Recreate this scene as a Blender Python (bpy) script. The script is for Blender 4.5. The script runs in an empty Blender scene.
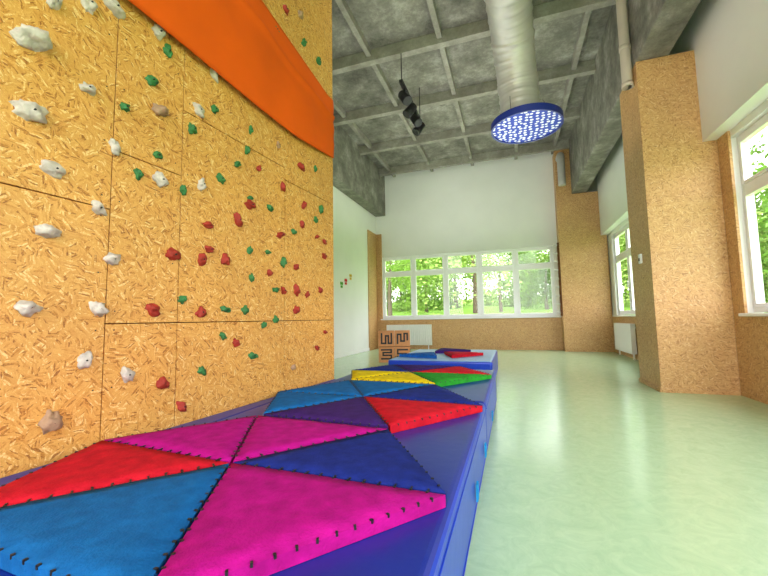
import bpy, bmesh, math, random
from mathutils import Vector, Matrix, noise
random.seed(7)
scn=bpy.context.scene
try:
    scn.view_settings.view_transform='Standard'
    scn.view_settings.exposure=0.0
except Exception: pass

# ------------------------------------------------------------ helpers
def lin(c):
    o=[]
    for v in c:
        v/=255.0
        o.append(v/12.92 if v<=0.04045 else ((v+0.055)/1.055)**2.4)
    return (*o,1.0)
def newmat(name):
    m=bpy.data.materials.new(name);m.use_nodes=True
    nt=m.node_tree;return m,nt,nt.nodes['Principled BSDF']
def N(nt,t,**kw):
    n=nt.nodes.new(t)
    for k,v in kw.items():
        if k in n.inputs: n.inputs[k].default_value=v
        else: setattr(n,k,v)
    return n
def plain(name,col,rough=.5,var=.08,scale=6,spec=.5,metal=0,bump=0,bscale=80,sheen=0):
    m,nt,b=newmat(name)
    tc=N(nt,'ShaderNodeTexCoord')
    nz=N(nt,'ShaderNodeTexNoise',Scale=scale,Detail=5.0)
    nt.links.new(tc.outputs['Object'],nz.inputs['Vector'])
    cr=N(nt,'ShaderNodeValToRGB')
    c=lin(col)
    cr.color_ramp.elements[0].position=.3;cr.color_ramp.elements[1].position=.7
    cr.color_ramp.elements[0].color=tuple(x*(1-var) for x in c[:3])+(1,)
    cr.color_ramp.elements[1].color=tuple(min(1,x*(1+var)) for x in c[:3])+(1,)
    nt.links.new(nz.outputs['Fac'],cr.inputs['Fac']);nt.links.new(cr.outputs['Color'],b.inputs['Base Color'])
    b.inputs['Roughness'].default_value=rough;b.inputs['Specular IOR Level'].default_value=spec
    b.inputs['Metallic'].default_value=metal
    if bump:
        n2=N(nt,'ShaderNodeTexNoise',Scale=bscale,Detail=4.0)
        nt.links.new(tc.outputs['Object'],n2.inputs['Vector'])
        bp=N(nt,'ShaderNodeBump',Strength=bump,Distance=.01)
        nt.links.new(n2.outputs['Fac'],bp.inputs['Height']);nt.links.new(bp.outputs['Normal'],b.inputs['Normal'])
    return m
def osb(name,dark,mid,light,pale,k=1.0):
    m,nt,b=newmat(name);L=nt.links.new
    geo=N(nt,'ShaderNodeNewGeometry')
    sx=N(nt,'ShaderNodeSeparateXYZ');L(geo.outputs['Position'],sx.inputs[0])
    ad=N(nt,'ShaderNodeMath',operation='ADD');L(sx.outputs['X'],ad.inputs[0]);L(sx.outputs['Y'],ad.inputs[1])
    cb=N(nt,'ShaderNodeCombineXYZ');L(ad.outputs[0],cb.inputs['X']);L(sx.outputs['Z'],cb.inputs['Y'])
    wn=N(nt,'ShaderNodeTexNoise',Scale=16.0,Detail=3.0);L(cb.outputs[0],wn.inputs['Vector'])
    wv=N(nt,'ShaderNodeVectorMath',operation='SCALE');wv.inputs['Scale'].default_value=.022
    L(wn.outputs['Color'],wv.inputs[0])
    av=N(nt,'ShaderNodeVectorMath',operation='ADD');L(cb.outputs[0],av.inputs[0]);L(wv.outputs[0],av.inputs[1])
    outs=[]
    for i,(ang,sc) in enumerate([(8,(12,75)),(-38,(15,70)),(47,(14,66)),(88,(15,80))]):
        vr=N(nt,'ShaderNodeVectorRotate',rotation_type='Z_AXIS');vr.inputs['Angle'].default_value=math.radians(ang)
        L(av.outputs[0],vr.inputs['Vector'])
        mp=N(nt,'ShaderNodeVectorMath',operation='MULTIPLY');mp.inputs[1].default_value=(sc[0]*k,sc[1]*k,1)
        L(vr.outputs[0],mp.inputs[0])
        vo=N(nt,'ShaderNodeTexVoronoi',Scale=1.0);vo.inputs['Randomness'].default_value=1.0
        L(mp.outputs[0],vo.inputs['Vector'])
        sp=N(nt,'ShaderNodeSeparateColor');L(vo.outputs['Color'],sp.inputs[0]);outs.append(sp.outputs[0])
    sel=N(nt,'ShaderNodeTexVoronoi',Scale=14.0*k);L(av.outputs[0],sel.inputs['Vector'])
    ss=N(nt,'ShaderNodeSeparateColor');L(sel.outputs['Color'],ss.inputs[0])
    cur=outs[0]
    for i,(ch,th) in enumerate([(0,.55),(1,.6),(2,.78)]):
        g=N(nt,'ShaderNodeMath',operation='GREATER_THAN');g.inputs[1].default_value=th;L(ss.outputs[ch],g.inputs[0])
        mx=N(nt,'ShaderNodeMix');L(g.outputs[0],mx.inputs[0]);L(cur,mx.inputs[2]);L(outs[i+1],mx.inputs[3]);cur=mx.outputs[0]
    fg=N(nt,'ShaderNodeTexNoise',Scale=160.0,Detail=3.0);L(av.outputs[0],fg.inputs['Vector'])
    fm=N(nt,'ShaderNodeMix');fm.inputs[0].default_value=.4;L(cur,fm.inputs[2]);L(fg.outputs['Fac'],fm.inputs[3])
    cr=N(nt,'ShaderNodeValToRGB');L(fm.outputs[0],cr.inputs[0])
    e=cr.color_ramp.elements;e[0].color=lin(dark);e[0].position=.17;e[1].color=lin(pale);e[1].position=.82
    x=e.new(.29);x.color=lin(mid);x=e.new(.5);x.color=lin(light);x=e.new(.62);x.color=lin([(a*.6+c*.4) for a,c in zip(mid,light)]);x=e.new(.73);x.color=lin(light)
    big=N(nt,'ShaderNodeTexNoise',Scale=1.6,Detail=4.0);L(cb.outputs[0],big.inputs['Vector'])
    hs=N(nt,'ShaderNodeHueSaturation');L(cr.outputs[0],hs.inputs['Color'])
    mr=N(nt,'ShaderNodeMapRange');mr.inputs['To Min'].default_value=.8;mr.inputs['To Max'].default_value=1.12
    L(big.outputs['Fac'],mr.inputs['Value']);L(mr.outputs[0],hs.inputs['Value'])
    L(hs.outputs[0],b.inputs['Base Color']);b.inputs['Roughness'].default_value=.5
    bp=N(nt,'ShaderNodeBump',Strength=.1,Distance=.003);L(cur,bp.inputs['Height']);L(bp.outputs[0],b.inputs['Normal'])
    return m
def addbox(bm,x0,x1,y0,y1,z0,z1,mi=0,M=None):
    vs=[bm.verts.new((x,y,z)) for z in (z0,z1) for y in (y0,y1) for x in (x0,x1)]
    if M is not None:
        for v in vs: v.co=M@v.co
    for f in [(0,2,3,1),(4,5,7,6),(0,1,5,4),(2,6,7,3),(0,4,6,2),(1,3,7,5)]:
        fc=bm.faces.new([vs[i] for i in f]);fc.material_index=mi
def finish(bm,name,mats,parent=None,smooth=False,bevel=0,seg=2):
    bmesh.ops.recalc_face_normals(bm,faces=bm.faces)
    me=bpy.data.meshes.new(name);bm.to_mesh(me);bm.free()
    for m in mats: me.materials.append(m)
    if smooth:
        for p in me.polygons:p.use_smooth=True
    o=bpy.data.objects.new(name,me);scn.collection.objects.link(o)
    if parent:o.parent=parent
    if bevel:
        md=o.modifiers.new('bevel','BEVEL');md.width=bevel;md.segments=seg;md.limit_method='ANGLE'
    return o
def empty(name,loc=(0,0,0)):
    o=bpy.data.objects.new(name,None);o.location=loc;scn.collection.objects.link(o);return o
def boxes(name,lst,mats,**kw):
    bm=bmesh.new()
    for b in lst: addbox(bm,*b[:6],b[6] if len(b)>6 else 0)
    return finish(bm,name,mats,**kw)
def sweep(bm,pts,radf,segs=32,mi=0,cap=True):
    rings=[]
    up=Vector((1,0,0))
    for i,p in enumerate(pts):
        t=(pts[min(i+1,len(pts)-1)]-pts[max(i-1,0)]).normalized()
        a=up-t*up.dot(t)
        if a.length<.01:a=Vector((0,1,0))-t*t.y
        a.normalize();b=t.cross(a);r=radf(i)
        rings.append([bm.verts.new(p+a*r*math.cos(2*math.pi*k/segs)+b*r*math.sin(2*math.pi*k/segs)) for k in range(segs)])
    for i in range(len(rings)-1):
        for k in range(segs):
            f=bm.faces.new([rings[i][k],rings[i][(k+1)%segs],rings[i+1][(k+1)%segs],rings[i+1][k]]);f.material_index=mi;f.smooth=True
    if cap:
        for r in (rings[0],rings[-1]):
            f=bm.faces.new(r);f.material_index=mi
def catmull(P,n=12):
    P=[Vector(p) for p in P];P=[P[0]*2-P[1]]+P+[P[-1]*2-P[-2]];o=[]
    for i in range(1,len(P)-2):
        for j in range(n):
            t=j/n;a,b,c,d=P[i-1:i+3]
            o.append(.5*((2*b)+(c-a)*t+(2*a-5*b+4*c-d)*t*t+(3*b-a-3*c+d)*t**3))
    o.append(P[-2]);return o

# ------------------------------------------------------------ materials
M_osb_wall=osb('osb_climbing',(150,88,32),(208,142,60),(230,174,92),(246,214,148),2.1)
M_osb=osb('osb_cladding',(146,98,54),(192,144,90),(212,168,110),(232,200,152),2.0)
M_white=plain('white_paint',(240,240,238),.6,.02,2)
M_frame=plain('window_pvc',(245,245,245),.3,.01,2)
def concrete(name,a,bcol,c):
    m,nt,b=newmat(name);L=nt.links.new
    tc=N(nt,'ShaderNodeTexCoord')
    n1=N(nt,'ShaderNodeTexNoise',Scale=1.9,Detail=10.0,Roughness=.78);L(tc.outputs['Object'],n1.inputs['Vector'])
    cr=N(nt,'ShaderNodeValToRGB');e=cr.color_ramp.elements
    e[0].position=.34;e[0].color=lin(a);e[1].position=.70;e[1].color=lin(c);x=e.new(.52);x.color=lin(bcol)
    L(n1.outputs['Fac'],cr.inputs[0]);L(cr.outputs[0],b.inputs['Base Color']);b.inputs['Roughness'].default_value=.85
    n2=N(nt,'ShaderNodeTexNoise',Scale=30.0,Detail=5.0);L(tc.outputs['Object'],n2.inputs['Vector'])
    bp=N(nt,'ShaderNodeBump',Strength=.5,Distance=.012);L(n2.outputs['Fac'],bp.inputs['Height']);L(bp.outputs[0],b.inputs['Normal'])
    return m
M_conc=concrete('ceiling_concrete',(86,84,76),(128,125,116),(178,175,166))
M_rib=concrete('rib_concrete',(122,118,108),(150,146,136),(182,178,168))
M_floor,nt,b=newmat('linoleum_floor');L=nt.links.new
tc=N(nt,'ShaderNodeTexCoord');n1=N(nt,'ShaderNodeTexNoise',Scale=8.0,Detail=9.0,Roughness=.78);n1.inputs['Distortion'].default_value=1.5
L(tc.outputs['Object'],n1.inputs['Vector']);cr=N(nt,'ShaderNodeValToRGB');e=cr.color_ramp.elements
e[0].position=.3;e[0].color=lin((174,208,164));e[1].position=.7;e[1].color=lin((200,228,186))
L(n1.outputs['Fac'],cr.inputs[0]);L(cr.outputs[0],b.inputs['Base Color']);b.inputs['Roughness'].default_value=.18
M_glass,nt,b=newmat('window_glass');nt.nodes.remove(b)
tr=N(nt,'ShaderNodeBsdfTransparent');gl=N(nt,'ShaderNodeBsdfGlossy',Roughness=.0)
mx=N(nt,'ShaderNodeMixShader');mx.inputs[0].default_value=.03;nt.links.new(tr.outputs[0],mx.inputs[1]);nt.links.new(gl.outputs[0],mx.inputs[2])
nt.links.new(mx.outputs[0],nt.nodes['Material Output'].inputs[0])
M_black=plain('black_plastic',(22,22,24),.5,.1)
M_vinyl=plain('blue_vinyl',(18,60,186),.3,.08,3,bump=.15,bscale=12)
M_vinyl_top=plain('blue_vinyl_top',(16,42,146),.36,.08,3,bump=.2,bscale=10)
M_vinyl2=plain('lightblue_vinyl',(132,170,220),.4,.05,3)
def felt(n,c): return plain(n,c,.9,.22,18,spec=.12,bump=.35,bscale=120)
F={'magenta':felt('felt_magenta',(172,14,126)),'navy':felt('felt_navy',(28,44,126)),'azure':felt('felt_azure',(20,98,164)),
'red':felt('felt_red',(194,24,42)),'purple':felt('felt_purple',(60,32,104)),'yellow':felt('felt_yellow',(222,196,24)),
'green':felt('felt_green',(44,150,46)),'blue':felt('felt_blue',(34,96,176))}
M_orange=plain('orange_canvas',(238,94,14),.75,.06,2.5,spec=.2,bump=.1,bscale=300)
M_metal=plain('galvanised_duct',(190,188,182),.45,.08,5,metal=.35)
M_pipe=plain('beige_pipe',(196,184,170),.5,.05)
M_hold_w=plain('hold_grey_white',(200,190,180),.7,.25,30,bump=.6,bscale=60)
M_hold_g=plain('hold_green',(52,118,62),.65,.2,30,bump=.6,bscale=60)
M_hold_r=plain('hold_red',(160,46,30),.65,.2,30,bump=.6,bscale=60)
M_hold_t=plain('hold_tan',(168,134,106),.7,.2,30,bump=.6,bscale=60)
M_bolt=plain('bolt_steel',(60,60,60),.3,.1,metal=.9)
M_rad=plain('radiator_enamel',(240,240,238),.3,.01)
M_ply=plain('toy_plywood',(206,140,84),.55,.1,9)
M_edge=plain('dark_backing',(90,50,18),.9,.1)

# ------------------------------------------------------------ room shell
H=5.45;YB=-3.2
boxes('floor',[(-4.2,2.51,YB,11.1,-.1,0)],[M_floor])
bm=bmesh.new();addbox(bm,-4.2,2.51,YB,11.1,H,H+.15,0)
y=-2.35
while y<10.8:
    addbox(bm,-4.1,2.5,y-.06,y+.06,H-.2,H,1);y+=1.6
for x in (-3.3,-2.1,-.9,.3,1.25):
    addbox(bm,x-.04,x+.04,YB,10.9,H-.12,H,1)
finish(bm,'ceiling',[M_conc,M_rib])
boxes('ceiling_beam_right',[(1.6,1.95,YB,10.9,4.045,H)],[M_conc],bevel=.015)
boxes('ceiling_beam_left',[(-3.95,-3.62,3.2,10.9,4.12,H)],[M_conc],bevel=.015)

def window(name,axis,pos,a0,a1,z0,z1,n,zt,depth=.08):
    root=empty(name)
    fr=bmesh.new();gl=bmesh.new()
    def B(bm,u0,u1,w0,w1,d0,d1):
        if axis=='y': addbox(bm,u0,u1,pos+d0,pos+d1,w0,w1)
        else: addbox(bm,pos+d0,pos+d1,u0,u1,w0,w1)
    t=.06
    B(fr,a0,a1,z0,z0+t,0,depth);B(fr,a0,a1,z1-t,z1,0,depth)
    pw=(a1-a0)/n
    for i in range(n+1):
        c=a0+pw*i;l=max(a0,c-.05);r=min(a1,c+.05)
        B(fr,l,r,z0+t,z1-t,0,depth)
    for i in range(n):
        l=a0+pw*i+.05;r=l+pw-.1
        B(fr,l,r,zt-.05,zt+.05,0,depth)
        s=.035
        for (w0,w1) in ((z0+t,zt-.05),(zt+.05,z1-t)):
            B(fr,l,l+s,w0,w1,-.015,.05);B(fr,r-s,r,w0,w1,-.015,.05)
            B(fr,l+s,r-s,w0,w0+s,-.015,.05);B(fr,l+s,r-s,w1-s,w1,-.015,.05)
            B(gl,l+s,r-s,w0+s,w1-s,.02,.026)
        B(fr,l+.012,l+.028,(z0+zt)/2-.06,(z0+zt)/2+.06,-.045,-.02)
    finish(fr,'frame',[M_frame],parent=root,bevel=.006)
    finish(gl,'glass',[M_glass],parent=root)
    return root
FY=10.9
boxes('wall_far',[(-4.2,-3.76,FY,FY+.2,0,H),(1.13,2.51,FY,FY+.2,0,H),(-3.76,1.13,FY,FY+.2,0,.9),(-3.76,1.13,FY,FY+.2,2.8,H),
 ],[M_white])
window('window_1','y',FY+.06,-3.76,1.13,.9,2.8,5,2.27)
boxes('wall_cladding_far',[(-3.93,1.24,FY-.03,FY,0,.86),(-3.94,-3.76,FY-.03,FY,.86,3.55)],[M_osb])
boxes('window_sill_far',[(-3.8,1.22,FY-.1,FY+.06,.865,.9)],[M_frame],bevel=.008)
RX=2.36
boxes('wall_right',[(RX,RX+.145,YB,FY,0,.88),(RX,RX+.145,YB,FY,2.82,H),(RX,RX+.145,5.0,6.15,.88,2.82),(RX,RX+.145,10.2,FY,.88,2.82),
 (2.2,RX,YB,5.95,2.9,H),(2.2,RX,5.95,10.5,2.9,H),(RX,RX+.145,YB,-3.0,.88,2.82)],[M_white])
boxes('wall_cladding_right',[(RX-.025,RX,YB,5.2,0,.86),(RX-.025,RX,5.95,10.5,0,.86),(RX-.025,RX,4.98,5.2,.86,2.9)],[M_osb])
boxes('window_sill_right',[(RX-.09,RX+.06,YB,4.97,.862,.895),(RX-.09,RX+.06,6.15,10.2,.862,.895)],[M_frame],bevel=.008)
window('window_2','x',RX+.06,-3.0,5.0,.9,2.82,5,2.22)
window('window_3','x',RX+.06,6.15,10.2,.9,2.82,4,2.22)
boxes('wall_left',[(-4.2,-3.95,YB,FY,0,H)],[M_white])
boxes('wall_cladding_left',[(-3.95,-3.925,10.15,FY-.03,0,3.55)],[M_osb])
boxes('baseboard_left',[(-3.95,-3.93,3.2,10.15,0,.08)],[M_frame])
boxes('osb_clad_column',[(1.6,2.199,5.2,5.95,0,4.04),(2.199,RX-.026,5.2,5.95,0,2.9)],[M_osb])
boxes('osb_clad_pillar',[(1.24,2.199,10.5,FY-.001,0,4.04),(2.199,RX-.026,10.5,FY-.001,0,2.9),(1.24,1.599,10.5,FY-.001,4.04,H-.2)],[M_osb])
boxes('baseboard_column',[(1.585,1.6,5.185,5.95,0,.05),(1.6,RX-.03,5.185,5.2,0,.05)],[M_osb])

# ------------------------------------------------------------ climbing wall
A=Vector((-1.87,.5,0));Bv=Vector((-1.65,3.3,0));dr=(Bv-A).normalized();nn=Vector((dr.y,-dr.x,0))
def W(s,z,o=0): return A+dr*s+nn*o+Vector((0,0,z))
MW=Matrix(((dr.x,nn.x,0,A.x),(dr.y,nn.y,0,A.y),(0,0,1,0),(0,0,0,1)))
root=empty('climbing_wall')
SB=-3.6;HT=H-.21
bm=bmesh.new();addbox(bm,SB,2.8,-.6,-.019,0,HT,0,MW);finish(bm,'backing_structure',[M_edge],parent=root)
bm=bmesh.new()
cols=[(SB,-.55,[0,1.0,2.2,3.4,HT]),(-.55,.745,[0,1.45,2.7,3.95,HT]),(.745,1.12,[0,.9,1.75,3.0,4.2,HT]),(1.12,2.06,[0,.9,2.15,3.4,4.6,HT]),(2.06,2.8,[0,.9,2.05,3.1,4.3,HT])]
g=.0025
for s0,s1,zs in cols:
    for z0,z1 in zip(zs,zs[1:]): addbox(bm,s0+g,s1-g,-.019,0,z0+g,z1-g,0,MW)
addbox(bm,2.8,2.815,-.6,0,0,HT,0,MW)
finish(bm,'osb_panels',[M_osb_wall],parent=root,bevel=.001,seg=1)
bm=bmesh.new()
for s0,s1,zs in cols:
    for z0,z1 in zip(zs,zs[1:]):
        for s in (s0+.04,s1-.04):
            z=z0+.06
            while z<z1:
                addbox(bm,s-.003,s+.003,0,.0012,z-.003,z+.003,0,MW);z+=.27
finish(bm,'screws',[M_bolt],parent=root)
data="042209048230061240072247042177051156062199050129045097069144075176076121066074071097055050085065095251098207099168122220125174133250092221079199087167097181113167118206134227140183101244154198163212167178167140169121146098163098195114217164195091182087171066108128127128131150132135155159167173127096097097104058116043200158229173203198204114221115228224221099145130164324192325226365231342205353255341"
big={0:.052,4:.052,3:.042,14:.042,8:.042,7:.04,5:.04}
H_=[]
for i in range(len(data)//6):
    s=int(data[i*6:i*6+3])/100;z=int(data[i*6+3:i*6+6])/100
    if i<22: mi=0;r=big.get(i,random.uniform(.031,.039))
    elif i<43: mi=1;r=random.uniform(.024,.032)
    elif i<61: mi=2;r=random.uniform(.028,.037)
    else: mi=random.choice([0,1,2]);r=.034
    if i in (14,17,63): mi=3
    H_.append((s,z,mi,r))
t=0
while t<24:
    s=random.uniform(1.1,2.72);z=random.uniform(.5,2.4)
    if all((s-a)**2+(z-b_)**2>.12**2 for a,b_,_,_ in H_): H_.append((s,z,random.choice([1,2,1,2,3]),random.uniform(.023,.032)));t+=1
t=0
while t<16:
    s=random.uniform(.3,2.72);z=random.uniform(3.4,5.0)
    if all((s-a)**2+(z-b_)**2>.15**2 for a,b_,_,_ in H_): H_.append((s,z,random.choice([0,1,2,3]),random.uniform(.025,.035)));t+=1
t=0
while t<30:
    s=random.uniform(-2.6,.0);z=random.uniform(.5,2.4)
    if all((s-a)**2+(z-b_)**2>.2**2 for a,b_,_,_ in H_): H_.append((s,z,random.choice([0,0,1,2]),random.uniform(.028,.042)));t+=1
bm=bmesh.new()
for i,(s,z,mi,r) in enumerate(H_):
    tmp=bmesh.new();bmesh.ops.create_icosphere(tmp,subdivisions=3,radius=1)
    sd=Vector((i*3.1,i*1.7,0));an=random.uniform(0,6.28);ex=random.uniform(.6,.95);ey=random.uniform(.95,1.35)
    for v in tmp.verts:
        d=1+.6*noise.noise(v.co*1.5+sd)+.18*noise.noise(v.co*4+sd)
        c=v.co*d
        x,zz=c.x*ey,c.z*ex
        c=Vector((x*math.cos(an)-zz*math.sin(an),max(c.y,-.05)*.9,x*math.sin(an)+zz*math.cos(an)))*r
        v.co=W(s,z,0)+dr*c.x+nn*c.y+Vector((0,0,c.z))
    me=bpy.data.meshes.new('t');tmp.to_mesh(me);tmp.free()
    n0=len(bm.faces);bm.from_mesh(me);bm.faces.ensure_lookup_table()
    for f in bm.faces[n0:]: f.material_index=mi;f.smooth=True
    bpy.data.meshes.remove(me)
    sweep(bm,[W(s,z,r*.5),W(s,z,r*.98)],lambda k:.004,8,4)
finish(bm,'climbing_holds',[M_hold_w,M_hold_g,M_hold_r,M_hold_t,M_bolt],parent=root)
# orange canvas banner
bm=bmesh.new();ns,nv=170,30;G=[]
for i in range(ns+1):
    s=SB+(2.805-SB)*i/ns;row=[]
    en=min(1,(2.85-s)/.5)
    for j in range(nv+1):
        v=j/nv
        z0=2.49+.04*math.sin(s*1.9+.6)+.05*max(0,(s-2.2)/.6);z1=3.14+.24*max(0,min(1,(2.7-s)/1.0))
        z=z0+(z1-z0)*v
        o=.012+(.085*math.sin(math.pi*min(1,v*1.02))**.8 if v<.97 else 0)*(.75+.25*math.sin(s*2.2))*en
        o+=.02*noise.noise(Vector((s*2.2,v*4,1)))*math.sin(math.pi*v)
        o+=.035*(1-v)**2*en+.02*math.exp(-((v-.72-.05*math.sin(s*2))/.03)**2)
        row.append(bm.verts.new(W(s,z,max(.008,o))))
    G.append(row)
for i in range(ns):
    for j in range(nv):
        f=bm.faces.new([G[i][j],G[i+1][j],G[i+1][j+1],G[i][j+1]]);f.smooth=True
ob=finish(bm,'orange_canvas',[M_orange],parent=root,smooth=True);md=ob.modifiers.new('s','SOLIDIFY');md.thickness=.004;md.offset=0

# ------------------------------------------------------------ crash mats
def crash(x0,x1,y0,y1,top,side,name='crash_mat',h=.34):
    r=empty(name)
    bm=bmesh.new();addbox(bm,x0,x1,y0,y1,0.002,h)
    bmesh.ops.recalc_face_normals(bm,faces=bm.faces)
    for f in bm.faces: f.material_index=1 if f.normal.z>.5 else 0
    finish(bm,'vinyl_cover',[side,top],parent=r,smooth=False,bevel=.03,seg=4)
    bm=bmesh.new()
    for z in (.05,h-.05):
        addbox(bm,x0-.0,x1+.004,y0+.04,y1-.04,z-.004,z+.004)
    finish(bm,'seam',[side],parent=r,bevel=.002)
    return r
for (y0,y1) in ((-1.2,.50),(.503,2.6),(2.603,4.2)):
    crash(-1.62,-.19,y0,y1,M_vinyl_top,M_vinyl)
bm=bmesh.new();vs=[]
for z in (.002,.335):
    for s in (-1.7,2.81):
        p=W(s,z,.002);vs.append(bm.verts.new(p));vs.append(bm.verts.new((-1.622,p.y,z)))
for f in [(0,1,3,2),(4,6,7,5),(0,4,5,1),(2,3,7,6),(0,2,6,4),(1,5,7,3)]: bm.faces.new([vs[i] for i in f])
finish(bm,'mat_gap_filler',[M_vinyl_top],bevel=.02)
crash(-1.65,-.26,4.95,6.75,M_vinyl2,M_vinyl)
bm=bmesh.new()
for yy in (1.75,2.3,3.1): addbox(bm,-.184,-.175,yy,yy+.05,.09,.16)
finish(bm,'mat_strap_tags',[felt('strap_cyan',(40,150,210))])

# ------------------------------------------------------------ triangular foam pads
def pad(tri,z0,th,col,name='triangular_foam_pad'):
    c=sum(tri,Vector((0,0)))/3
    P=[c+(p-c)*(1-.010/ (p-c).length) for p in tri]
    bm=bmesh.new();n=10
    bot=[bm.verts.new((p.x,p.y,z0)) for p in P]
    idx={}
    for i in range(n+1):
        for j in range(n+1-i):
            a,b2=i/n,j/n;c3=1-a-b2
            q=P[0]*a+P[1]*b2+P[2]*c3
            m=min(a,b2,c3)
            idx[i,j]=bm.verts.new((q.x,q.y,z0+th-.010*math.exp(-m*22)+.003*noise.noise(Vector((q.x*7,q.y*7,0)))))
    for i in range(n):
        for j in range(n-i):
            f=bm.faces.new([idx[i,j],idx[i+1,j],idx[i,j+1]]);f.smooth=True
            if i+j<n-1: f=bm.faces.new([idx[i+1,j],idx[i+1,j+1],idx[i,j+1]]);f.smooth=True
    e0=[idx[i,n-i] for i in range(n,-1,-1)]
    e1=[idx[0,j] for j in range(n,-1,-1)]
    e2=[idx[i,0] for i in range(0,n+1)]
    for k,e in enumerate((e0,e1,e2)):
        bm.faces.new([bot[k],bot[(k+1)%3]]+e[::-1])
    bm.faces.new(bot)
    for f in bm.faces: f.material_index=0
    for k in range(3):
        p,q=P[k],P[(k+1)%3];L=(q-p).length;d=(q-p)/L;nrm=Vector((d.y,-d.x))
        if nrm.dot(c-p)>0:nrm=-nrm
        m=int(L/.05)
        for t in range(1,m):
            o=p+d*(t*L/m);a=random.uniform(-.5,.5)
            Mx=Matrix.Translation((o.x,o.y,0))@Matrix.Rotation(math.atan2(d.y,d.x)+a,4,'Z')
            sg=-1 if (Matrix.Rotation(math.atan2(d.y,d.x),2)@Vector((0,1))).dot(nrm)>0 else 1
            y0,y1=(-.002,.007) if sg>0 else (-.007,.002)
            addbox(bm,-.003,.003,y0,y1,z0+th-.016,z0+th-.006,1,Mx)
    return finish(bm,name,[F[col],M_black])
def fan(c,ring,cols,z0=.342,th=.046):
    V=Vector
    for k,cn in enumerate(cols): pad([V(c),V(ring[k]),V(ring[(k+1)%6])],z0,th,cn)
fan((-1.015,1.175),[(-.20,1.15),(-.58,1.737),(-1.37,1.79),(-1.78,1.23),(-1.52,.59),(-.68,.54)],['navy','magenta','magenta','red','azure','magenta'])
fan((-.98,2.40),[(-.18,2.33),(-.60,2.98),(-1.36,3.02),(-1.67,2.42),(-1.36,1.82),(-.585,1.765)],['navy','azure','azure','azure','purple','red'])
fan((-.97,3.60),[(-.19,3.58),(-.56,4.14),(-1.32,4.14),(-1.6,3.6),(-1.36,3.05),(-.60,3.01)],['red','purple','navy','yellow','yellow','green'])
for c,cn,rt in (((-.75,5.6),'red',20),((-1.25,5.4),'blue',75),((-1.0,6.2),'purple',0)):
    a=[math.radians(rt+120*k) for k in range(3)]
    pad([Vector(c)+Vector((math.cos(t),math.sin(t)))*.36 for t in a],.342,.05,cn)

# ------------------------------------------------------------ duct, disc, pipes
bm=bmesh.new()
path=catmull([(.05,2.4,5.0),(.08,3.6,5.0),(.12,4.5,4.96),(.17,5.15,4.72),(.22,5.46,4.25),(.25,5.5,3.66)],26)
sweep(bm,path,lambda i:.285+(.010 if i%6==0 else 0)+(.012 if i%26 in(0,1,2) else 0)-.02*i/130,40,0)
finish(bm,'ventilation_duct',[M_metal])
M_disc,nt,b=newmat('starry_blue');L=nt.links.new
tc=N(nt,'ShaderNodeTexCoord');vo=N(nt,'ShaderNodeTexVoronoi',Scale=14.0);vo.inputs['Randomness'].default_value=.45;L(tc.outputs['Object'],vo.inputs['Vector'])
cr=N(nt,'ShaderNodeValToRGB');e=cr.color_ramp.elements;e[0].position=.27;e[0].color=lin((235,240,250));e[1].position=.38;e[1].color=lin((10,52,168))
L(vo.outputs['Distance'],cr.inputs[0]);L(cr.outputs[0],b.inputs['Base Color']);b.inputs['Roughness'].default_value=.6
r=empty('starry_ceiling_disc')
bm=bmesh.new();sweep(bm,[Vector((.31,5.5,3.585)),Vector((.31,5.5,3.60)),Vector((.31,5.5,3.635)),Vector((.31,5.5,3.65))],lambda i:(.455,.462,.462,.455)[i],56,0);finish(bm,'disc',[M_disc],parent=r)
bm=bmesh.new()
R1=[];n=64
for k in range(n):
    a=2*math.pi*k/n;R1.append([bm.verts.new((.31+rr*math.cos(a),5.5+rr*math.sin(a),z)) for rr,z in ((.458,3.57),(.482,3.57),(.482,3.665),(.458,3.665))])
for k in range(n):
    for q in range(4):
        bm.faces.new([R1[k][q],R1[(k+1)%n][q],R1[(k+1)%n][(q+1)%4],R1[k][(q+1)%4]])
finish(bm,'rim',[plain('disc_rim_blue',(20,40,120),.4,.05)],parent=r)
bm=bmesh.new()
for k in range(3):
    a=k*2.094;x,yv=.31+.4*math.cos(a),5.5+.4*math.sin(a)
    sweep(bm,[Vector((x,yv,3.65)),Vector((.25+.29*math.cos(a),5.5+.29*math.sin(a),3.95))],lambda i:.003,6,0)
finish(bm,'suspension_wires',[M_bolt],parent=r)
bm=bmesh.new();sweep(bm,catmull([(1.53,5.33,H-.01),(1.53,5.33,4.8),(1.53,5.33,4.1),(1.53,5.33,3.8)],8),lambda i:.06,20)
for z in (5.2,4.3,3.8): sweep(bm,[Vector((1.53,5.33,z)),Vector((1.53,5.33,z+.06))],lambda i:.067,20)
finish(bm,'drain_pipe',[M_pipe])
bm=bmesh.new();sweep(bm,catmull([(1.35,10.48,5.0),(1.35,10.3,5.0),(1.35,10.2,4.9),(1.35,10.2,4.2)],8),lambda i:.09,20)
finish(bm,'vent_elbow_pipe',[M_metal])
r=empty('spotlight_track')
bm=bmesh.new();addbox(bm,-1.57,-1.51,5.55,6.95,4.72,4.77)
for yy in (5.6,6.9): sweep(bm,[Vector((-1.54,yy,4.75)),Vector((-1.54,yy,H))],lambda i:.008,8)
finish(bm,'rail',[M_black],parent=r)
for k,yy in enumerate((5.75,6.15,6.5,6.82)):
    bm=bmesh.new();p=Vector((-1.54,yy,4.58));d=Vector(((-1)**k*.5,-.3,-.75)).normalized()
    sweep(bm,[p-d*.11,p-d*.10,p+d*.12,p+d*.13],lambda i:(.05,.07,.085,.078)[i],20)
    sweep(bm,[p,Vector((-1.54,yy,4.73))],lambda i:.016,8)
    finish(bm,'spot_head_%d'%(k+1),[M_black],parent=r)

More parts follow.
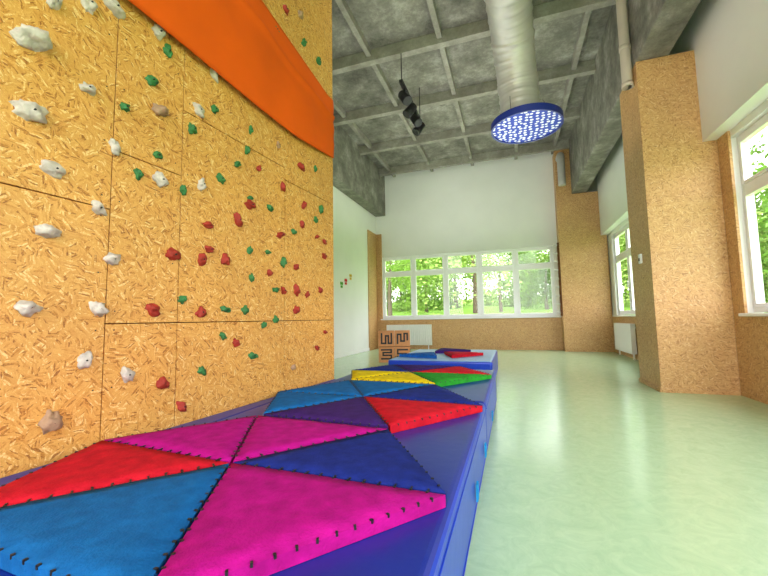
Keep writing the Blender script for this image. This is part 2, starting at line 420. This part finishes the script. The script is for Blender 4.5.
# ------------------------------------------------------------ radiators
def radiator(axis,pos,a0,a1,z0=.12,z1=.72,name='radiator'):
    bm=bmesh.new();n=int((a1-a0)/.06)
    def B(u0,u1,d0,d1,w0,w1):
        if axis=='y':addbox(bm,u0,u1,pos-d1,pos-d0,w0,w1)
        else:addbox(bm,pos-d1,pos-d0,u0,u1,w0,w1)
    for i in range(n):
        u=a0+.06*i;B(u,u+.05,.04,.13,z0,z1)
    B(a0,a0+.06*n-.01,.06,.11,z0+.03,z0+.07);B(a0,a0+.06*n-.01,.06,.11,z1-.07,z1-.03)
    for u in (a0+.1,a1-.15): B(u,u+.03,.005,.05,z1-.1,z1-.06);B(u,u+.03,.05,.08,0.001,z0+.05)
    return finish(bm,name,[M_rad],bevel=.006)
radiator('y',FY-.03,-3.6,-2.2)
radiator('x',RX-.026,8.6,9.9)
radiator('x',RX-.026,2.2,3.8)

# ------------------------------------------------------------ plywood toy blocks
r=empty('plywood_maze_blocks')
RM=Matrix.Translation((-2.38,7.62,0))@Matrix.Rotation(math.radians(16),4,'Z')
def sq(kind,cx,cz,bm,s):
    pts={0:[(-.7,-.6),(.7,-.6),(.7,-.1),(-.5,-.1),(-.5,.3),(.7,.3),(.7,.7),(-.7,.7)],
         1:[(-.7,.7),(-.7,-.7),(-.1,-.7),(-.1,.4),(.3,.4),(.3,-.7),(.75,-.7),(.75,.7)],
         2:[(.7,.7),(-.7,.7),(-.7,.1),(.5,.1),(.5,-.3),(-.7,-.3),(-.7,-.7),(.7,-.7)],
         3:[(-.7,-.7),(-.7,.6),(-.2,.6),(-.2,-.4),(.3,-.4),(.3,.7),(.75,.7),(.75,-.2)]}[kind]
    for (a,b2),(c,d) in zip(pts,pts[1:]):
        x0,x1=sorted((a,c));z0,z1=sorted((b2,d));w=.12
        addbox(bm,cx+(x0-w)*s,cx+(x1+w)*s,-.176,-.165,cz+(z0-w)*s,cz+(z1+w)*s,1,RM)
bm=bmesh.new()
for i in range(2):
    for j in range(2):
        x=-.325+.33*i;z=.003+.33*j
        addbox(bm,x,x+.32,-.17,.15,z,z+.32,0,RM);sq(i*2+j,x+.16,z+.16,bm,.14)
finish(bm,'blocks',[M_ply,M_black],parent=r)

# ------------------------------------------------------------ wall details
bm=bmesh.new()
addbox(bm,1.19,1.238,10.50,10.60,.9,2.8,0)
for z in [.98+.22*k for k in range(9)]:
    sweep(bm,[Vector((1.195,10.55,z)),Vector((1.10,10.55,z+.02))],lambda i:.025,10,1)
finish(bm,'peg_rail',[M_edge,M_white])
for (yy,zz,c,nm) in ((8.6,1.85,(206,60,60),'butterfly_decal'),(8.35,1.75,(90,160,70),'butterfly_decal'),(8.9,2.0,(220,180,60),'butterfly_decal')):
    bm=bmesh.new()
    for sgn in (-1,1):
        for (h,wd) in ((.09,.08),(-.07,.06)):
            vs=[bm.verts.new((-3.945,yy+sgn*wd*(.5+.5*math.cos(t*math.pi/6)),zz+h*.5+abs(h)*.5*math.sin(t*math.pi/6))) for t in range(12)]
            f=bmesh.ops.extrude_face_region(bm,geom=[bm.faces.new(vs)])
            for v in f['geom']:
                if isinstance(v,bmesh.types.BMVert): v.co.x-=.004
    finish(bm,nm,[felt('decal_%d'%random.randint(0,999),c)])
boxes('thermostat',[(1.575,1.599,5.5,5.58,1.55,1.67,0),(1.570,1.576,5.52,5.56,1.58,1.62,1)],[M_white,M_black],bevel=.003)

# ------------------------------------------------------------ outdoors
M_grass=plain('lawn_grass',(136,176,72),.9,.3,.6,spec=.1)
M_leaf=plain('tree_leaves',(150,178,88),.8,.5,1.0,spec=.2)
M_leaf2=plain('tree_leaves_dark',(108,140,68),.8,.5,1.0,spec=.2)
M_bark=plain('bark',(96,82,66),.9,.3,4)
bm=bmesh.new();n=60;G=[]
for i in range(n+1):
    row=[]
    for j in range(n+1):
        x=-60+120*i/n;yv=-20+110*j/n
        dd=max(0,max(yv-13,x-5,-x-7))
        row.append(bm.verts.new((x,yv,-.15+min(.075*dd,4.5)+.25*noise.noise(Vector((x*.2,yv*.2,0)))*min(1,dd/4))))
    G.append(row)
for i in range(n):
    for j in range(n):
        bm.faces.new([G[i][j],G[i+1][j],G[i+1][j+1],G[i][j+1]])
finish(bm,'lawn',[M_grass],smooth=True)
def treemesh(seed,R,Hh,leafmat,bush=False,nl=4200):
    random.seed(seed);bm=bmesh.new()
    if not bush: sweep(bm,[Vector((0,0,-.1)),Vector((.1,0,Hh*.4)),Vector((0,.15,Hh))],lambda i:(.2,.15,.06)[i],10,1)
    cl=[(Vector((random.gauss(0,R*.5),random.gauss(0,R*.5),(Hh if not bush else R*.4)+random.gauss(0,R*.55))),R*random.uniform(.3,.6)) for _ in range(20)]
    for _ in range(nl):
        c,rr=random.choice(cl)
        d=Vector((random.gauss(0,1),random.gauss(0,1),random.gauss(0,1))).normalized()*rr*random.uniform(.4,1.15)
        p=c+d;p.z=max(p.z,.05);a=Vector((random.gauss(0,1),random.gauss(0,1),random.gauss(0,1))).normalized();b2=a.orthogonal().normalized();s=random.uniform(.08,.17)
        vs=[bm.verts.new(p+a*s),bm.verts.new(p+b2*s*.6),bm.verts.new(p-a*s),bm.verts.new(p-b2*s*.6)]
        bm.faces.new(vs).material_index=0
    me=bpy.data.meshes.new('tree');bm.to_mesh(me);bm.free();me.materials.append(leafmat);me.materials.append(M_bark);return me
T=[treemesh(1,2.8,4.4,M_leaf),treemesh(2,2.6,4.0,M_leaf2),treemesh(3,3.2,5.2,M_leaf)]
Bs=[treemesh(4,1.8,0,M_leaf2,True,2600),treemesh(5,2.0,0,M_leaf,True,2600)]
random.seed(11)
def gz(x,yv): return -.15+min(.075*max(0,max(yv-13,x-5,-x-7)),4.5)
TL=empty('tree_line')
for a in range(-36,64,6):
    for rad in (34,42,50):
        an=math.radians(a+random.uniform(-2.5,2.5));rr=rad+random.uniform(-4,4)
        x=math.sin(an)*rr;yv=math.cos(an)*rr
        o=bpy.data.objects.new('tree',random.choice(T));scn.collection.objects.link(o);o.parent=TL
        o.location=(x,yv,gz(x,yv)-.1);o.rotation_euler=(0,0,random.uniform(0,6.28));s=random.uniform(.8,1.35);o.scale=(s,s,s)
for a in range(-34,66,5):
    an=math.radians(a+random.uniform(-1,1));rr=random.uniform(40,50);x=math.sin(an)*rr;yv=math.cos(an)*rr
    o=bpy.data.objects.new('bush',random.choice(Bs));scn.collection.objects.link(o);o.parent=TL
    o.location=(x,yv,gz(x,yv));o.rotation_euler=(0,0,random.uniform(0,6.28))

# ------------------------------------------------------------ lights, world & camera
def area(name,loc,rot,sx,sy,pw,col=(1,1,1)):
    l=bpy.data.lights.new(name,'AREA');l.shape='RECTANGLE';l.size=sx;l.size_y=sy;l.energy=pw;l.color=col
    o=bpy.data.objects.new(name,l);o.location=loc;o.rotation_euler=rot;scn.collection.objects.link(o)
area('added_ceiling_fill',(-.9,6.6,2.9),(math.pi,0,0),3.5,6,95,(1,.98,.95))  # added fill aimed upward to brighten the ceiling; the room has no such fixture
w=bpy.data.worlds.new('world');scn.world=w;w.use_nodes=True;nt=w.node_tree;bg=nt.nodes['Background']
tc=N(nt,'ShaderNodeTexCoord');sp=N(nt,'ShaderNodeSeparateXYZ');nt.links.new(tc.outputs['Generated'],sp.inputs[0])
cr=N(nt,'ShaderNodeValToRGB');cr.color_ramp.elements[0].color=(1,.98,.95,1);cr.color_ramp.elements[1].color=(.88,.94,1,1);cr.color_ramp.elements[1].position=.8
nt.links.new(sp.outputs['Z'],cr.inputs[0]);nt.links.new(cr.outputs[0],bg.inputs[0]);bg.inputs[1].default_value=6.1
cd=bpy.data.cameras.new('camera');cam=bpy.data.objects.new('camera',cd);scn.collection.objects.link(cam)
cd.sensor_width=36;cd.lens=17.48;cd.clip_start=.05;cd.clip_end=300
R=Matrix.Rotation(math.radians(18.8),4,'Z')@Matrix.Rotation(math.radians(94.75),4,'X')@Matrix.Rotation(math.radians(-1.0),4,'Z')
cam.matrix_world=Matrix.Translation((0,0,.9))@R
scn.camera=cam
